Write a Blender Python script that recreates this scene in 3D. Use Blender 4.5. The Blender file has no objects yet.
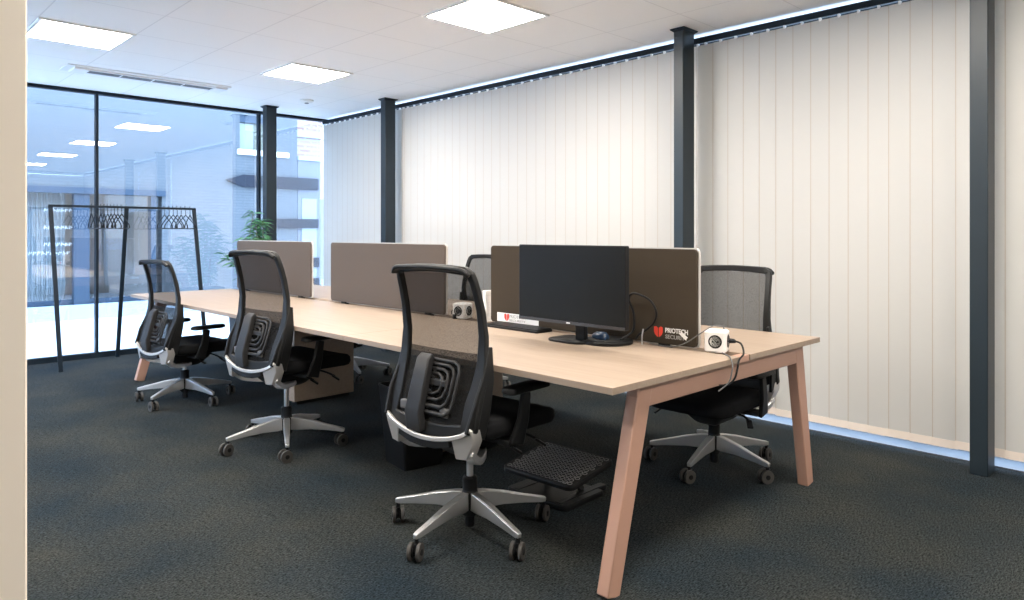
import bpy, bmesh, math, random
from mathutils import Vector, Matrix
random.seed(7)
R = math.radians
sc = bpy.context.scene
C = sc.collection

# ------------------------------------------------------------------ camera, world, exposure
cam_d = bpy.data.cameras.new('camera')
cam = bpy.data.objects.new('camera', cam_d); C.objects.link(cam)
cam.location = (0, 0, 1.263)
cam.rotation_euler = (R(90), 0, R(45.76 - 90))
cam_d.sensor_width = 36.0
cam_d.lens = 713.7 / 1024 * 36
cam_d.shift_y = -(300 - 232.9) / 1024
cam_d.clip_start = 0.05
sc.camera = cam
vs = sc.view_settings
vs.view_transform = 'Standard'; vs.look = 'None'; vs.gamma = 1.0; vs.use_curve_mapping = False
vs.exposure = 1.92
SKY = (0.52, 0.72, 1.0); SKY_STRENGTH = 2.5
PANEL_STRENGTH = 16.5
w = bpy.data.worlds.new('sky'); sc.world = w; w.use_nodes = True
bg = w.node_tree.nodes['Background']
bg.inputs[0].default_value = (*SKY, 1); bg.inputs[1].default_value = SKY_STRENGTH
sc.cycles.max_bounces = 10; sc.cycles.diffuse_bounces = 6; sc.cycles.transparent_max_bounces = 24
sc.cycles.sample_clamp_indirect = 6.0

# ------------------------------------------------------------------ materials
def new_mat(name):
    m = bpy.data.materials.new(name); m.use_nodes = True
    nt = m.node_tree
    return m, nt, nt.nodes['Principled BSDF'], nt.nodes['Material Output']

def mat(name, col, rough=0.5, metal=0.0, spec=0.5, noise=0.0, nscale=40.0, bump=0.0, coat=0.0, stretch=None):
    m, nt, p, out = new_mat(name)
    p.inputs['Base Color'].default_value = (*col, 1)
    p.inputs['Roughness'].default_value = rough
    p.inputs['Metallic'].default_value = metal
    p.inputs['Specular IOR Level'].default_value = spec
    if coat: p.inputs['Coat Weight'].default_value = coat
    n = nt.nodes.new('ShaderNodeTexNoise'); n.inputs['Scale'].default_value = nscale
    n.inputs['Detail'].default_value = 4
    tc = nt.nodes.new('ShaderNodeTexCoord')
    mp = nt.nodes.new('ShaderNodeMapping')
    if stretch: mp.inputs['Scale'].default_value = stretch
    nt.links.new(tc.outputs['Object'], mp.inputs[0]); nt.links.new(mp.outputs[0], n.inputs['Vector'])
    if noise:
        mx = nt.nodes.new('ShaderNodeMix'); mx.data_type = 'RGBA'
        mx.inputs['A'].default_value = (*[c * (1 - noise) for c in col], 1)
        mx.inputs['B'].default_value = (*[min(1, c * (1 + noise)) for c in col], 1)
        nt.links.new(n.outputs['Fac'], mx.inputs['Factor']); nt.links.new(mx.outputs['Result'], p.inputs['Base Color'])
    if bump:
        b = nt.nodes.new('ShaderNodeBump'); b.inputs['Strength'].default_value = bump; b.inputs['Distance'].default_value = 0.002
        nt.links.new(n.outputs['Fac'], b.inputs['Height']); nt.links.new(b.outputs[0], p.inputs['Normal'])
    return m

def emit(name, col, s):
    m, nt, p, out = new_mat(name)
    p.inputs['Base Color'].default_value = (0.9, 0.9, 0.9, 1)
    p.inputs['Emission Color'].default_value = (*col, 1)
    p.inputs['Emission Strength'].default_value = s
    return m

M = {}
M['wall'] = mat('painted_wall', (0.90, 0.81, 0.70), 0.7, noise=0.02, nscale=3, bump=0.05)
M['white_wall'] = mat('white_wall', (0.86, 0.84, 0.80), 0.7, noise=0.02, nscale=3)
M['steel'] = mat('anthracite_paint', (0.017, 0.027, 0.036), 0.42, spec=0.35, noise=0.08, nscale=8)
M['frame'] = mat('dark_frame_paint', (0.008, 0.015, 0.024), 0.5, spec=0.2, noise=0.05)
M['light_frame'] = mat('ceiling_lamp_frame', (0.85, 0.85, 0.85), 0.5)
M['white_metal'] = mat('white_powder_coat', (0.86, 0.85, 0.84), 0.4)
M['grille'] = mat('grille_brown_slot', (0.075, 0.06, 0.056), 0.5)
M['black'] = mat('black_plastic', (0.007, 0.0075, 0.0085), 0.5, spec=0.22, noise=0.1)
M['black_fabric'] = mat('black_fabric', (0.009, 0.0095, 0.011), 0.95, spec=0.2, noise=0.25, nscale=400, bump=0.4)
M['graphite'] = mat('graphite_plastic', (0.011, 0.0115, 0.012), 0.45, spec=0.28, noise=0.06)
M['grey_plastic'] = mat('grey_plastic', (0.11, 0.11, 0.112), 0.5)
M['tread'] = mat('caster_tread', (0.05, 0.047, 0.044), 0.6)
M['grip'] = mat('grip_rubber', (0.22, 0.21, 0.20), 0.5)
M['silver'] = mat('silver_finish', (0.62, 0.60, 0.58), 0.32, metal=0.55)
M['spine'] = mat('spine_grey_plastic', (0.022, 0.022, 0.023), 0.5, spec=0.35)
M['alu'] = mat('polished_aluminium', (0.62, 0.62, 0.62), 0.38, metal=0.85)
M['alu_brushed'] = mat('satin_aluminium', (0.70, 0.70, 0.70), 0.34, metal=0.9, noise=0.08, nscale=60)
M['salmon'] = mat('rose_beige_powder_coat', (0.46, 0.27, 0.20), 0.45, noise=0.03)
M['taupe'] = mat('taupe_felt', (0.108, 0.088, 0.076), 0.95, spec=0.15, noise=0.1, nscale=300, bump=0.3)
M['piping'] = mat('pale_piping', (0.5, 0.48, 0.46), 0.6)
M['screen_glass'] = mat('monitor_display', (0.011, 0.0115, 0.011), 0.42, spec=0.12)
M['bezel'] = mat('monitor_bezel', (0.03, 0.028, 0.026), 0.35)
M['white_plastic'] = mat('white_plastic', (0.82, 0.81, 0.79), 0.35)
M['paper'] = mat('white_label', (0.88, 0.87, 0.85), 0.6)
M['red'] = mat('red_print', (0.75, 0.06, 0.035), 0.6)
M['white_print'] = mat('white_print', (0.85, 0.84, 0.82), 0.6)
M['grey_print'] = mat('grey_print', (0.38, 0.37, 0.36), 0.6)
M['navy'] = mat('navy_plastic', (0.01, 0.03, 0.07), 0.35)
M['leaf'] = mat('leaf_green', (0.06, 0.19, 0.08), 0.4, noise=0.5, nscale=12)
M['stem'] = mat('stem_brown', (0.10, 0.07, 0.035), 0.8)
M['soil'] = mat('potting_soil', (0.03, 0.02, 0.015), 0.95, noise=0.4, nscale=60, bump=1)
M['pale_concrete'] = mat('pale_paving', (0.85, 0.85, 0.84), 0.8, noise=0.04, nscale=2)
M['kerb'] = mat('kerb_stone', (0.45, 0.50, 0.55), 0.8, noise=0.1)
M['beige'] = mat('beige_render', (0.45, 0.38, 0.32), 0.8, noise=0.06)
M['blue_pillar'] = mat('blue_grey_cladding', (0.035, 0.06, 0.095), 0.5)
M['navy_band'] = mat('navy_band_paint', (0.003, 0.006, 0.018), 0.5)
M['teal'] = mat('teal_upholstery', (0.10, 0.25, 0.27), 0.8)
M['curtain'] = mat('grey_curtain', (0.33, 0.35, 0.34), 0.9, noise=0.1, nscale=8)

def wood_mat():
    m, nt, p, out = new_mat('beech_laminate')
    tc = nt.nodes.new('ShaderNodeTexCoord'); mp = nt.nodes.new('ShaderNodeMapping')
    mp.inputs['Scale'].default_value = (26, 1.3, 26)
    n = nt.nodes.new('ShaderNodeTexNoise'); n.inputs['Scale'].default_value = 2.2; n.inputs['Detail'].default_value = 6
    cr = nt.nodes.new('ShaderNodeValToRGB')
    cr.color_ramp.elements[0].position = 0.3; cr.color_ramp.elements[0].color = (0.285, 0.218, 0.166, 1)
    cr.color_ramp.elements[1].position = 0.72; cr.color_ramp.elements[1].color = (0.33, 0.256, 0.196, 1)
    nt.links.new(tc.outputs['Object'], mp.inputs[0]); nt.links.new(mp.outputs[0], n.inputs['Vector'])
    nt.links.new(n.outputs['Fac'], cr.inputs[0]); nt.links.new(cr.outputs[0], p.inputs['Base Color'])
    p.inputs['Roughness'].default_value = 0.45
    return m
M['beech'] = wood_mat()

def carpet_mat():
    m, nt, p, out = new_mat('blue_grey_carpet')
    g = nt.nodes.new('ShaderNodeNewGeometry')
    n = nt.nodes.new('ShaderNodeTexNoise'); n.inputs['Scale'].default_value = 130; n.inputs['Detail'].default_value = 3
    n2 = nt.nodes.new('ShaderNodeTexNoise'); n2.inputs['Scale'].default_value = 1.7; n2.inputs['Detail'].default_value = 5
    mp = nt.nodes.new('ShaderNodeMapping'); mp.inputs['Scale'].default_value = (45, 320, 45)
    n3 = nt.nodes.new('ShaderNodeTexNoise'); n3.inputs['Scale'].default_value = 1; n3.inputs['Detail'].default_value = 2
    nt.links.new(g.outputs['Position'], n.inputs['Vector']); nt.links.new(g.outputs['Position'], n2.inputs['Vector'])
    nt.links.new(g.outputs['Position'], mp.inputs[0]); nt.links.new(mp.outputs[0], n3.inputs['Vector'])
    ad = nt.nodes.new('ShaderNodeMath'); ad.operation = 'ADD'
    nt.links.new(n.outputs['Fac'], ad.inputs[0]); nt.links.new(n3.outputs['Fac'], ad.inputs[1])
    hf = nt.nodes.new('ShaderNodeMath'); hf.operation = 'MULTIPLY'; hf.inputs[1].default_value = 0.5
    nt.links.new(ad.outputs[0], hf.inputs[0])
    cr = nt.nodes.new('ShaderNodeValToRGB')
    e = cr.color_ramp.elements
    e[0].position = 0.38; e[0].color = (0.0015, 0.0025, 0.0035, 1)
    e[1].position = 0.63; e[1].color = (0.042, 0.052, 0.058, 1)
    nt.links.new(hf.outputs[0], cr.inputs[0])
    cr2 = nt.nodes.new('ShaderNodeValToRGB')
    cr2.color_ramp.elements[0].position = 0.3; cr2.color_ramp.elements[0].color = (0.62, 0.76, 0.88, 1)
    cr2.color_ramp.elements[1].position = 0.7; cr2.color_ramp.elements[1].color = (1.5, 1.26, 1.0, 1)
    nt.links.new(n2.outputs['Fac'], cr2.inputs[0])
    mx = nt.nodes.new('ShaderNodeMix'); mx.data_type = 'RGBA'; mx.blend_type = 'MULTIPLY'; mx.inputs['Factor'].default_value = 1
    nt.links.new(cr.outputs[0], mx.inputs['A']); nt.links.new(cr2.outputs[0], mx.inputs['B'])
    nt.links.new(mx.outputs['Result'], p.inputs['Base Color'])
    p.inputs['Roughness'].default_value = 1.0; p.inputs['Specular IOR Level'].default_value = 0.1
    b = nt.nodes.new('ShaderNodeBump'); b.inputs['Strength'].default_value = 0.7; b.inputs['Distance'].default_value = 0.004
    nt.links.new(hf.outputs[0], b.inputs['Height']); nt.links.new(b.outputs[0], p.inputs['Normal'])
    return m
M['carpet'] = carpet_mat()

TX0, TY0 = 2.855, 5.59        # one corner of the ceiling tile grid
def ceiling_mat():
    m, nt, p, out = new_mat('ceiling_tiles')
    g = nt.nodes.new('ShaderNodeNewGeometry'); sp = nt.nodes.new('ShaderNodeSeparateXYZ')
    nt.links.new(g.outputs['Position'], sp.inputs[0])
    def math_(op, a, b=None):
        n = nt.nodes.new('ShaderNodeMath'); n.operation = op
        for i, v in enumerate((a, b)):
            if v is None: continue
            if isinstance(v, (int, float)): n.inputs[i].default_value = v
            else: nt.links.new(v, n.inputs[i])
        return n.outputs[0]
    def line(o, off):
        v = math_('DIVIDE', math_('SUBTRACT', o, off), 0.6)
        f = math_('ABSOLUTE', math_('SUBTRACT', math_('FRACT', v), 0.5))
        return math_('GREATER_THAN', f, 0.5 - 0.0065)
    l = math_('MAXIMUM', line(sp.outputs[0], TX0), line(sp.outputs[1], TY0))
    mx = nt.nodes.new('ShaderNodeMix'); mx.data_type = 'RGBA'
    mx.inputs['A'].default_value = (0.95, 0.935, 0.915, 1); mx.inputs['B'].default_value = (0.80, 0.785, 0.77, 1)
    nt.links.new(l, mx.inputs['Factor']); nt.links.new(mx.outputs['Result'], p.inputs['Base Color'])
    p.inputs['Roughness'].default_value = 0.8
    return m
M['ceiling'] = ceiling_mat()

def brick_mat(name, c1, c2, mortar, sw=0.24, sh=0.052, msize=0.010):
    m, nt, p, out = new_mat(name)
    g = nt.nodes.new('ShaderNodeNewGeometry'); sp = nt.nodes.new('ShaderNodeSeparateXYZ'); cb = nt.nodes.new('ShaderNodeCombineXYZ')
    nt.links.new(g.outputs['Position'], sp.inputs[0]); nt.links.new(sp.outputs[0], cb.inputs[0]); nt.links.new(sp.outputs[2], cb.inputs[1])
    b = nt.nodes.new('ShaderNodeTexBrick'); b.inputs['Scale'].default_value = 1.0
    b.inputs['Brick Width'].default_value = sw; b.inputs['Row Height'].default_value = sh; b.inputs['Mortar Size'].default_value = msize
    b.inputs['Color1'].default_value = (*c1, 1); b.inputs['Color2'].default_value = (*c2, 1); b.inputs['Mortar'].default_value = (*mortar, 1)
    nt.links.new(cb.outputs[0], b.inputs['Vector']); nt.links.new(b.outputs['Color'], p.inputs['Base Color'])
    p.inputs['Roughness'].default_value = 0.85
    return m
M['blue_brick'] = brick_mat('pale_grey_brick', (0.140, 0.150, 0.160), (0.156, 0.164, 0.172), (0.122, 0.132, 0.144))
M['red_brick'] = brick_mat('red_brick', (0.36, 0.20, 0.16), (0.42, 0.28, 0.24), (0.45, 0.42, 0.40), 0.4, 0.13, 0.03)

def glass_mat(name, tint, f0, fmax=0.9):
    m, nt, p, out = new_mat(name); nt.nodes.remove(p)
    t = nt.nodes.new('ShaderNodeBsdfTransparent'); t.inputs[0].default_value = (*tint, 1)
    g = nt.nodes.new('ShaderNodeBsdfGlossy'); g.inputs['Roughness'].default_value = 0.0
    lw = nt.nodes.new('ShaderNodeLayerWeight'); lw.inputs['Blend'].default_value = 0.5
    pw = nt.nodes.new('ShaderNodeMath'); pw.operation = 'POWER'; pw.inputs[1].default_value = 5
    nt.links.new(lw.outputs['Facing'], pw.inputs[0])
    mr = nt.nodes.new('ShaderNodeMapRange'); mr.inputs['To Min'].default_value = f0; mr.inputs['To Max'].default_value = fmax
    nt.links.new(pw.outputs[0], mr.inputs['Value'])
    mx = nt.nodes.new('ShaderNodeMixShader')
    nt.links.new(mr.outputs[0], mx.inputs[0]); nt.links.new(t.outputs[0], mx.inputs[1]); nt.links.new(g.outputs[0], mx.inputs[2])
    nt.links.new(mx.outputs[0], out.inputs[0])
    return m
M['glass'] = glass_mat('coated_window_glass', (0.92, 0.96, 1.0), 0.15)
M['clear_glass'] = glass_mat('window_glass', (0.97, 0.98, 1.0), 0.04)

def blind_mat(name='blind_fabric', k=1.0):
    m, nt, p, out = new_mat(name); nt.nodes.remove(p)
    d = nt.nodes.new('ShaderNodeBsdfDiffuse'); t = nt.nodes.new('ShaderNodeBsdfTranslucent'); mx = nt.nodes.new('ShaderNodeMixShader')
    tc = nt.nodes.new('ShaderNodeTexCoord')
    n = nt.nodes.new('ShaderNodeTexNoise'); n.inputs['Scale'].default_value = 1.2
    mp = nt.nodes.new('ShaderNodeMapping'); mp.inputs['Scale'].default_value = (1, 12, 1)
    nt.links.new(tc.outputs['Object'], mp.inputs[0]); nt.links.new(mp.outputs[0], n.inputs['Vector'])
    c = nt.nodes.new('ShaderNodeMix'); c.data_type = 'RGBA'
    c.inputs['A'].default_value = (0.62, 0.475, 0.345, 1); c.inputs['B'].default_value = (0.66, 0.505, 0.37, 1)
    nt.links.new(n.outputs['Fac'], c.inputs['Factor'])
    nt.links.new(c.outputs['Result'], t.inputs[0])
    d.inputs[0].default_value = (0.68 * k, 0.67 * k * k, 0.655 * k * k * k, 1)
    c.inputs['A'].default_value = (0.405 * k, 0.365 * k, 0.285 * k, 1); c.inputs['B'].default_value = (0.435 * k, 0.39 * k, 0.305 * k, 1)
    mx.inputs[0].default_value = 0.27
    nt.links.new(d.outputs[0], mx.inputs[1]); nt.links.new(t.outputs[0], mx.inputs[2]); nt.links.new(mx.outputs[0], out.inputs[0])
    return m
M['blind'] = blind_mat()
M['blind_edge_shade'] = blind_mat('blind_fabric_edge_shade', 0.86)  # slat edges coloured darker to stand for the shade lines between slats
M['blind_hem'] = mat('blind_hem_weight', (0.80, 0.70, 0.62), 0.8)

def mesh_fabric(name, col, through):
    m, nt, p, out = new_mat(name)
    p.inputs['Base Color'].default_value = (*col, 1); p.inputs['Roughness'].default_value = 0.8; p.inputs['Specular IOR Level'].default_value = 0.2
    t = nt.nodes.new('ShaderNodeBsdfTransparent'); mx = nt.nodes.new('ShaderNodeMixShader')
    tc = nt.nodes.new('ShaderNodeTexCoord'); v = nt.nodes.new('ShaderNodeTexVoronoi'); v.inputs['Scale'].default_value = 260
    nt.links.new(tc.outputs['Object'], v.inputs['Vector'])
    mr = nt.nodes.new('ShaderNodeMapRange'); mr.inputs['From Max'].default_value = 0.7
    mr.inputs['To Min'].default_value = through + 0.09; mr.inputs['To Max'].default_value = through - 0.09
    nt.links.new(v.outputs['Distance'], mr.inputs['Value']); nt.links.new(mr.outputs[0], mx.inputs[0])
    nt.links.new(p.outputs[0], mx.inputs[1]); nt.links.new(t.outputs[0], mx.inputs[2]); nt.links.new(mx.outputs[0], out.inputs[0])
    return m
M['mesh'] = mesh_fabric('chair_mesh_fabric', (0.007, 0.0072, 0.0075), 0.34)
M['mesh_dense'] = mesh_fabric('chair_mesh_lower_lining', (0.005, 0.0052, 0.0055), 0.12)
M['shaded_taupe'] = mat('shaded_taupe_felt', (0.054, 0.043, 0.032), 0.95, spec=0.1, noise=0.1, nscale=300, bump=0.3)  # taupe felt darkened in colour for the weaker light on the near screen

# ------------------------------------------------------------------ geometry helpers
def prof(v, i): return v[i] if isinstance(v, (list, tuple)) else v

class MB:
    def __init__(s): s.v = []; s.f = []; s.m = []; s.mi = 0
    def add(s, vs, fs):
        o = len(s.v); s.v += [tuple(p) for p in vs]
        s.f += [tuple(i + o for i in f) for f in fs]; s.m += [s.mi] * len(fs)
        return s
    def box(s, x0, x1, y0, y1, z0, z1):
        return s.add([(x0,y0,z0),(x1,y0,z0),(x1,y1,z0),(x0,y1,z0),(x0,y0,z1),(x1,y0,z1),(x1,y1,z1),(x0,y1,z1)],
                     [(0,3,2,1),(4,5,6,7),(0,1,5,4),(1,2,6,5),(2,3,7,6),(3,0,4,7)])
    def sweep(s, pts, w, t, N=(1,0,0), closed=False):
        """rectangle w (across) by t (along N) swept along pts"""
        pts = [Vector(p) for p in pts]; n = len(pts); N = Vector(N).normalized(); vs = []
        for i, p in enumerate(pts):
            a = pts[(i-1) % n] if (closed or i > 0) else p
            b = pts[(i+1) % n] if (closed or i < n-1) else p
            T = (b - a).normalized(); B = T.cross(N).normalized(); K = B.cross(T).normalized()
            ww = prof(w, i) / 2; tt = prof(t, i) / 2
            vs += [p - B*ww - K*tt, p + B*ww - K*tt, p + B*ww + K*tt, p - B*ww + K*tt]
        fs = []
        for i in range(n if closed else n-1):
            a = 4*i; b = 4*((i+1) % n)
            for k in range(4): fs.append((a+k, a+(k+1)%4, b+(k+1)%4, b+k))
        if not closed: fs += [(3,2,1,0), (4*n-4, 4*n-3, 4*n-2, 4*n-1)]
        return s.add(vs, fs)
    def tube(s, pts, r, n=8, closed=False):
        pts = [Vector(p) for p in pts]; m = len(pts); vs = []; prev = None
        for i, p in enumerate(pts):
            a = pts[(i-1) % m] if (closed or i > 0) else p
            b = pts[(i+1) % m] if (closed or i < m-1) else p
            T = (b - a).normalized()
            if prev is None: U = T.orthogonal().normalized()
            else:
                U = prev - T * prev.dot(T)
                U = U.normalized() if U.length > 1e-6 else T.orthogonal().normalized()
            prev = U; V = T.cross(U)
            for k in range(n):
                an = 2*math.pi*k/n; vs.append(p + (U*math.cos(an) + V*math.sin(an)) * prof(r, i))
        fs = []
        for i in range(m if closed else m-1):
            a = n*i; b = n*((i+1) % m)
            for k in range(n): fs.append((a+k, a+(k+1)%n, b+(k+1)%n, b+k))
        if not closed: fs += [tuple(range(n-1,-1,-1)), tuple(range(n*(m-1), n*m))]
        return s.add(vs, fs)
    def lathe(s, prf, c=(0,0,0), n=24, axis='z'):
        vs = []
        for (r, h) in prf:
            for k in range(n):
                a = 2*math.pi*k/n; x, y = max(r,1e-4)*math.cos(a), max(r,1e-4)*math.sin(a)
                q = {'z': (x,y,h), 'x': (h,x,y), 'y': (y,h,x)}[axis]
                vs.append((c[0]+q[0], c[1]+q[1], c[2]+q[2]))
        m = len(prf); fs = []
        for i in range(m-1):
            for k in range(n): fs.append((n*i+k, n*i+(k+1)%n, n*(i+1)+(k+1)%n, n*(i+1)+k))
        fs += [tuple(range(n-1,-1,-1)), tuple(range(n*(m-1), n*m))]
        return s.add(vs, fs)
    def slab(s, outline, zs, insets=None, fn=None):
        """outline: fn(inset)->list of xy; stacked rings capped"""
        rings = [outline(insets[i] if insets else 0) for i in range(len(zs))]
        n = len(rings[0]); vs = []
        for ring, z in zip(rings, zs):
            for (x, y) in ring:
                q = (x, y, z); vs.append(fn(q) if fn else q)
        fs = []
        for i in range(len(zs)-1):
            for k in range(n): fs.append((n*i+k, n*i+(k+1)%n, n*(i+1)+(k+1)%n, n*(i+1)+k))
        fs += [tuple(range(n-1,-1,-1)), tuple(range(n*(len(zs)-1), n*len(zs)))]
        return s.add(vs, fs)
    def xf(s, mtx):
        s.v = [tuple(mtx @ Vector(p)) for p in s.v]; return s
    def build(s, name, mats, parent=None, loc=None, rot=None, bevel=0, seg=2, smooth=35, subsurf=0):
        me = bpy.data.meshes.new(name); me.from_pydata(s.v, [], s.f)
        mats = mats if isinstance(mats, (list, tuple)) else [mats]
        for m in mats: me.materials.append(m)
        me.polygons.foreach_set('material_index', s.m)
        bm = bmesh.new(); bm.from_mesh(me); bmesh.ops.recalc_face_normals(bm, faces=bm.faces); bm.to_mesh(me); bm.free()
        if smooth:
            me.polygons.foreach_set('use_smooth', [True]*len(me.polygons)); me.set_sharp_from_angle(angle=R(smooth))
        me.update()
        o = bpy.data.objects.new(name, me); C.objects.link(o)
        if parent is not None: o.parent = parent
        if loc: o.location = loc
        if rot: o.rotation_euler = rot
        if bevel:
            b = o.modifiers.new('bevel', 'BEVEL'); b.width = bevel; b.segments = seg; b.limit_method = 'ANGLE'; b.angle_limit = R(40)
        if subsurf:
            b = o.modifiers.new('sub', 'SUBSURF'); b.levels = subsurf; b.render_levels = subsurf
        return o

def rrect(cx, cy, lx, ly, r, n=5):
    def f(inset=0):
        hx, hy = lx/2 - inset, ly/2 - inset; rr = max(min(r - inset*0.5, hx*0.98, hy*0.98), 0.0005); out = []
        for (sx, sy, a0) in ((1,1,0), (-1,1,90), (-1,-1,180), (1,-1,270)):
            for k in range(n+1):
                a = R(a0 + 90*k/n); out.append((cx + sx*(hx-rr) + rr*math.cos(a), cy + sy*(hy-rr) + rr*math.sin(a)))
        return out
    return f

def tag(o, label=None, cat=None, group=None, kind=None):
    if label: o['label'] = label
    if cat: o['category'] = cat
    if group: o['group'] = group
    if kind: o['kind'] = kind
    return o
def thing(name, label, cat, loc=(0,0,0), rz=0, group=None):
    o = bpy.data.objects.new(name, None); o.empty_display_size = 0.1; C.objects.link(o)
    o.location = loc; o.rotation_euler = (0,0,rz)
    return tag(o, label, cat, group)
def struct(o): o['kind'] = 'structure'; return o
def copy_tree(o, parent=None):
    c = o.copy(); C.objects.link(c)
    if parent is not None: c.parent = parent
    for ch in [x for x in ALL() if x.parent == o]: copy_tree(ch, c)
    return c
def ALL(): return list(C.objects)
def box(name, m, x0, x1, y0, y1, z0, z1, parent=None, bevel=0):
    return MB().box(x0,x1,y0,y1,z0,z1).build(name, m, parent, bevel=bevel, smooth=0)
def smoothpath(pts, k=6, closed=False):
    """Catmull-Rom"""
    P = [Vector(p) for p in pts]; n = len(P); out = []
    rng = n if closed else n-1
    for i in range(rng):
        p0 = P[(i-1)%n] if (closed or i>0) else P[i]; p1 = P[i]; p2 = P[(i+1)%n]; p3 = P[(i+2)%n] if (closed or i<n-2) else P[i+1]
        for j in range(k):
            t = j/k
            out.append(0.5*((2*p1)+(p2-p0)*t+(2*p0-5*p1+4*p2-p3)*t*t+(3*p1-p0-3*p2+p3)*t**3))
    if not closed: out.append(P[-1])
    return out

# ------------------------------------------------------------------ room shell
XW = 4.56; YG = 8.16; H = 2.70; XO = 4.86
XL = -2.6; YB = -3.2
struct(box('floor', M['carpet'], XL, XO, YB, YG + 0.03, -0.12, 0))
struct(box('ceiling', M['ceiling'], XL, XO, YB, YG + 0.03, H, H + 0.15))
struct(box('wall_left', M['wall'], XL, 0.2325, 1.31, 1.43, 0, H, bevel=0.003))
struct(box('wall_side', M['white_wall'], XL - 0.15, XL, 1.30, 5.0, 0, H))
struct(box('daylit_strip_1', mat('daylit_floor', (0.10, 0.105, 0.11), 0.6), 4.555, XO-.085, YB+.1, YG-.06, 0.0005, 0.006))  # paler strip painted for the daylight on the carpet under the blinds
struct(box('baseboard_left', M['white_metal'], XL, 0.225, 1.295, 1.31, 0, 0.07))

# glazed end wall
def glazed(name, horiz, fixed, a0, a1, posts, m_glass, z0=0.0, z1=H, fw=0.024, fd=0.07, bot=0.05, top=0.032):
    fr = MB()
    def B(p, q, za, zb, d0=0, d1=fd):
        if horiz: fr.box(p, q, fixed + d0, fixed + d1, za, zb)
        else: fr.box(fixed + d0, fixed + d1, p, q, za, zb)
    B(a0, a1, z0, z0 + bot); B(a0, a1, z1 - top, z1)
    for p in posts: B(p - fw/2, p + fw/2, z0 + bot, z1 - top, 0.002, fd - 0.002)
    f = struct(fr.build(name, M['frame'], smooth=0))
    g = MB()
    d = fd * 0.5
    if horiz: g.box(a0 + 0.001, a1 - 0.001, fixed + d - 0.004, fixed + d + 0.004, z0 + 0.02, z1 - 0.02)
    else: g.box(fixed + d - 0.004, fixed + d + 0.004, a0 + 0.001, a1 - 0.001, z0 + 0.02, z1 - 0.02)
    g.build('pane', m_glass, f, smooth=0)
    return f
glazed('window_1', True, YG - 0.05, XL, XO, [XL + 0.03, 0.2, 2.035, 3.745, 4.74], M['glass'])
glazed('window_2', False, XO - 0.08, YB, YG - 0.06, [-3.1, -1.6, -0.1, 1.4, 2.9, 4.4, 5.9, 7.4], M['clear_glass'])

glazed('window_3', False, XL - 0.08, 5.01, YG - 0.06, [5.03, 6.5], M['clear_glass'])
glazed('added_window_4', True, YB - 0.02, XL, XO - 0.09, [-1.2, 0.3, 1.8, 3.3, 4.7], M['clear_glass'])  # unseen rear window, added with its blind to brighten the ceiling
glazed('added_window_5', False, XL - 0.08, YB + 0.06, 1.29, [-2, -.5, 1.0], M['clear_glass'])  # unseen side window, also added for more light on the ceiling
# steel columns with a small collar at the ceiling
def column(name, x0, x1, y0, y1, label):
    t = thing(name, label, 'column', ((x0+x1)/2, (y0+y1)/2, 0), 0, 'dark steel columns')
    cx, cy = (x1-x0)/2, (y1-y0)/2
    MB().box(-cx, cx, -cy, cy, 0, H).build('shaft', M['steel'], t, bevel=0.004, smooth=35)
    c = 0.020
    MB().slab(rrect(0,0,2*cx+2*c,2*cy+2*c,0.002,1), [H-0.022, H-0.008, H-0.001], [c-0.001, 0.001, 0.0]).build('collar', M['frame'], t, smooth=0)
    return t
column('steel_column', 4.33, 4.475, 0.925, 1.008, 'dark steel column nearest the camera, standing at the right edge')
column('steel_column', 4.33, 4.475, 2.735, 2.812, 'dark steel column rising behind the desk screen with the monitor')
column('steel_column', 4.33, 4.46, 6.375, 6.465, 'dark steel column in front of the blinds near the far corner')
column('steel_column', 3.625, 3.745, 7.68, 7.78, 'dark steel column in front of the glass wall behind the plant')

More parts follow.
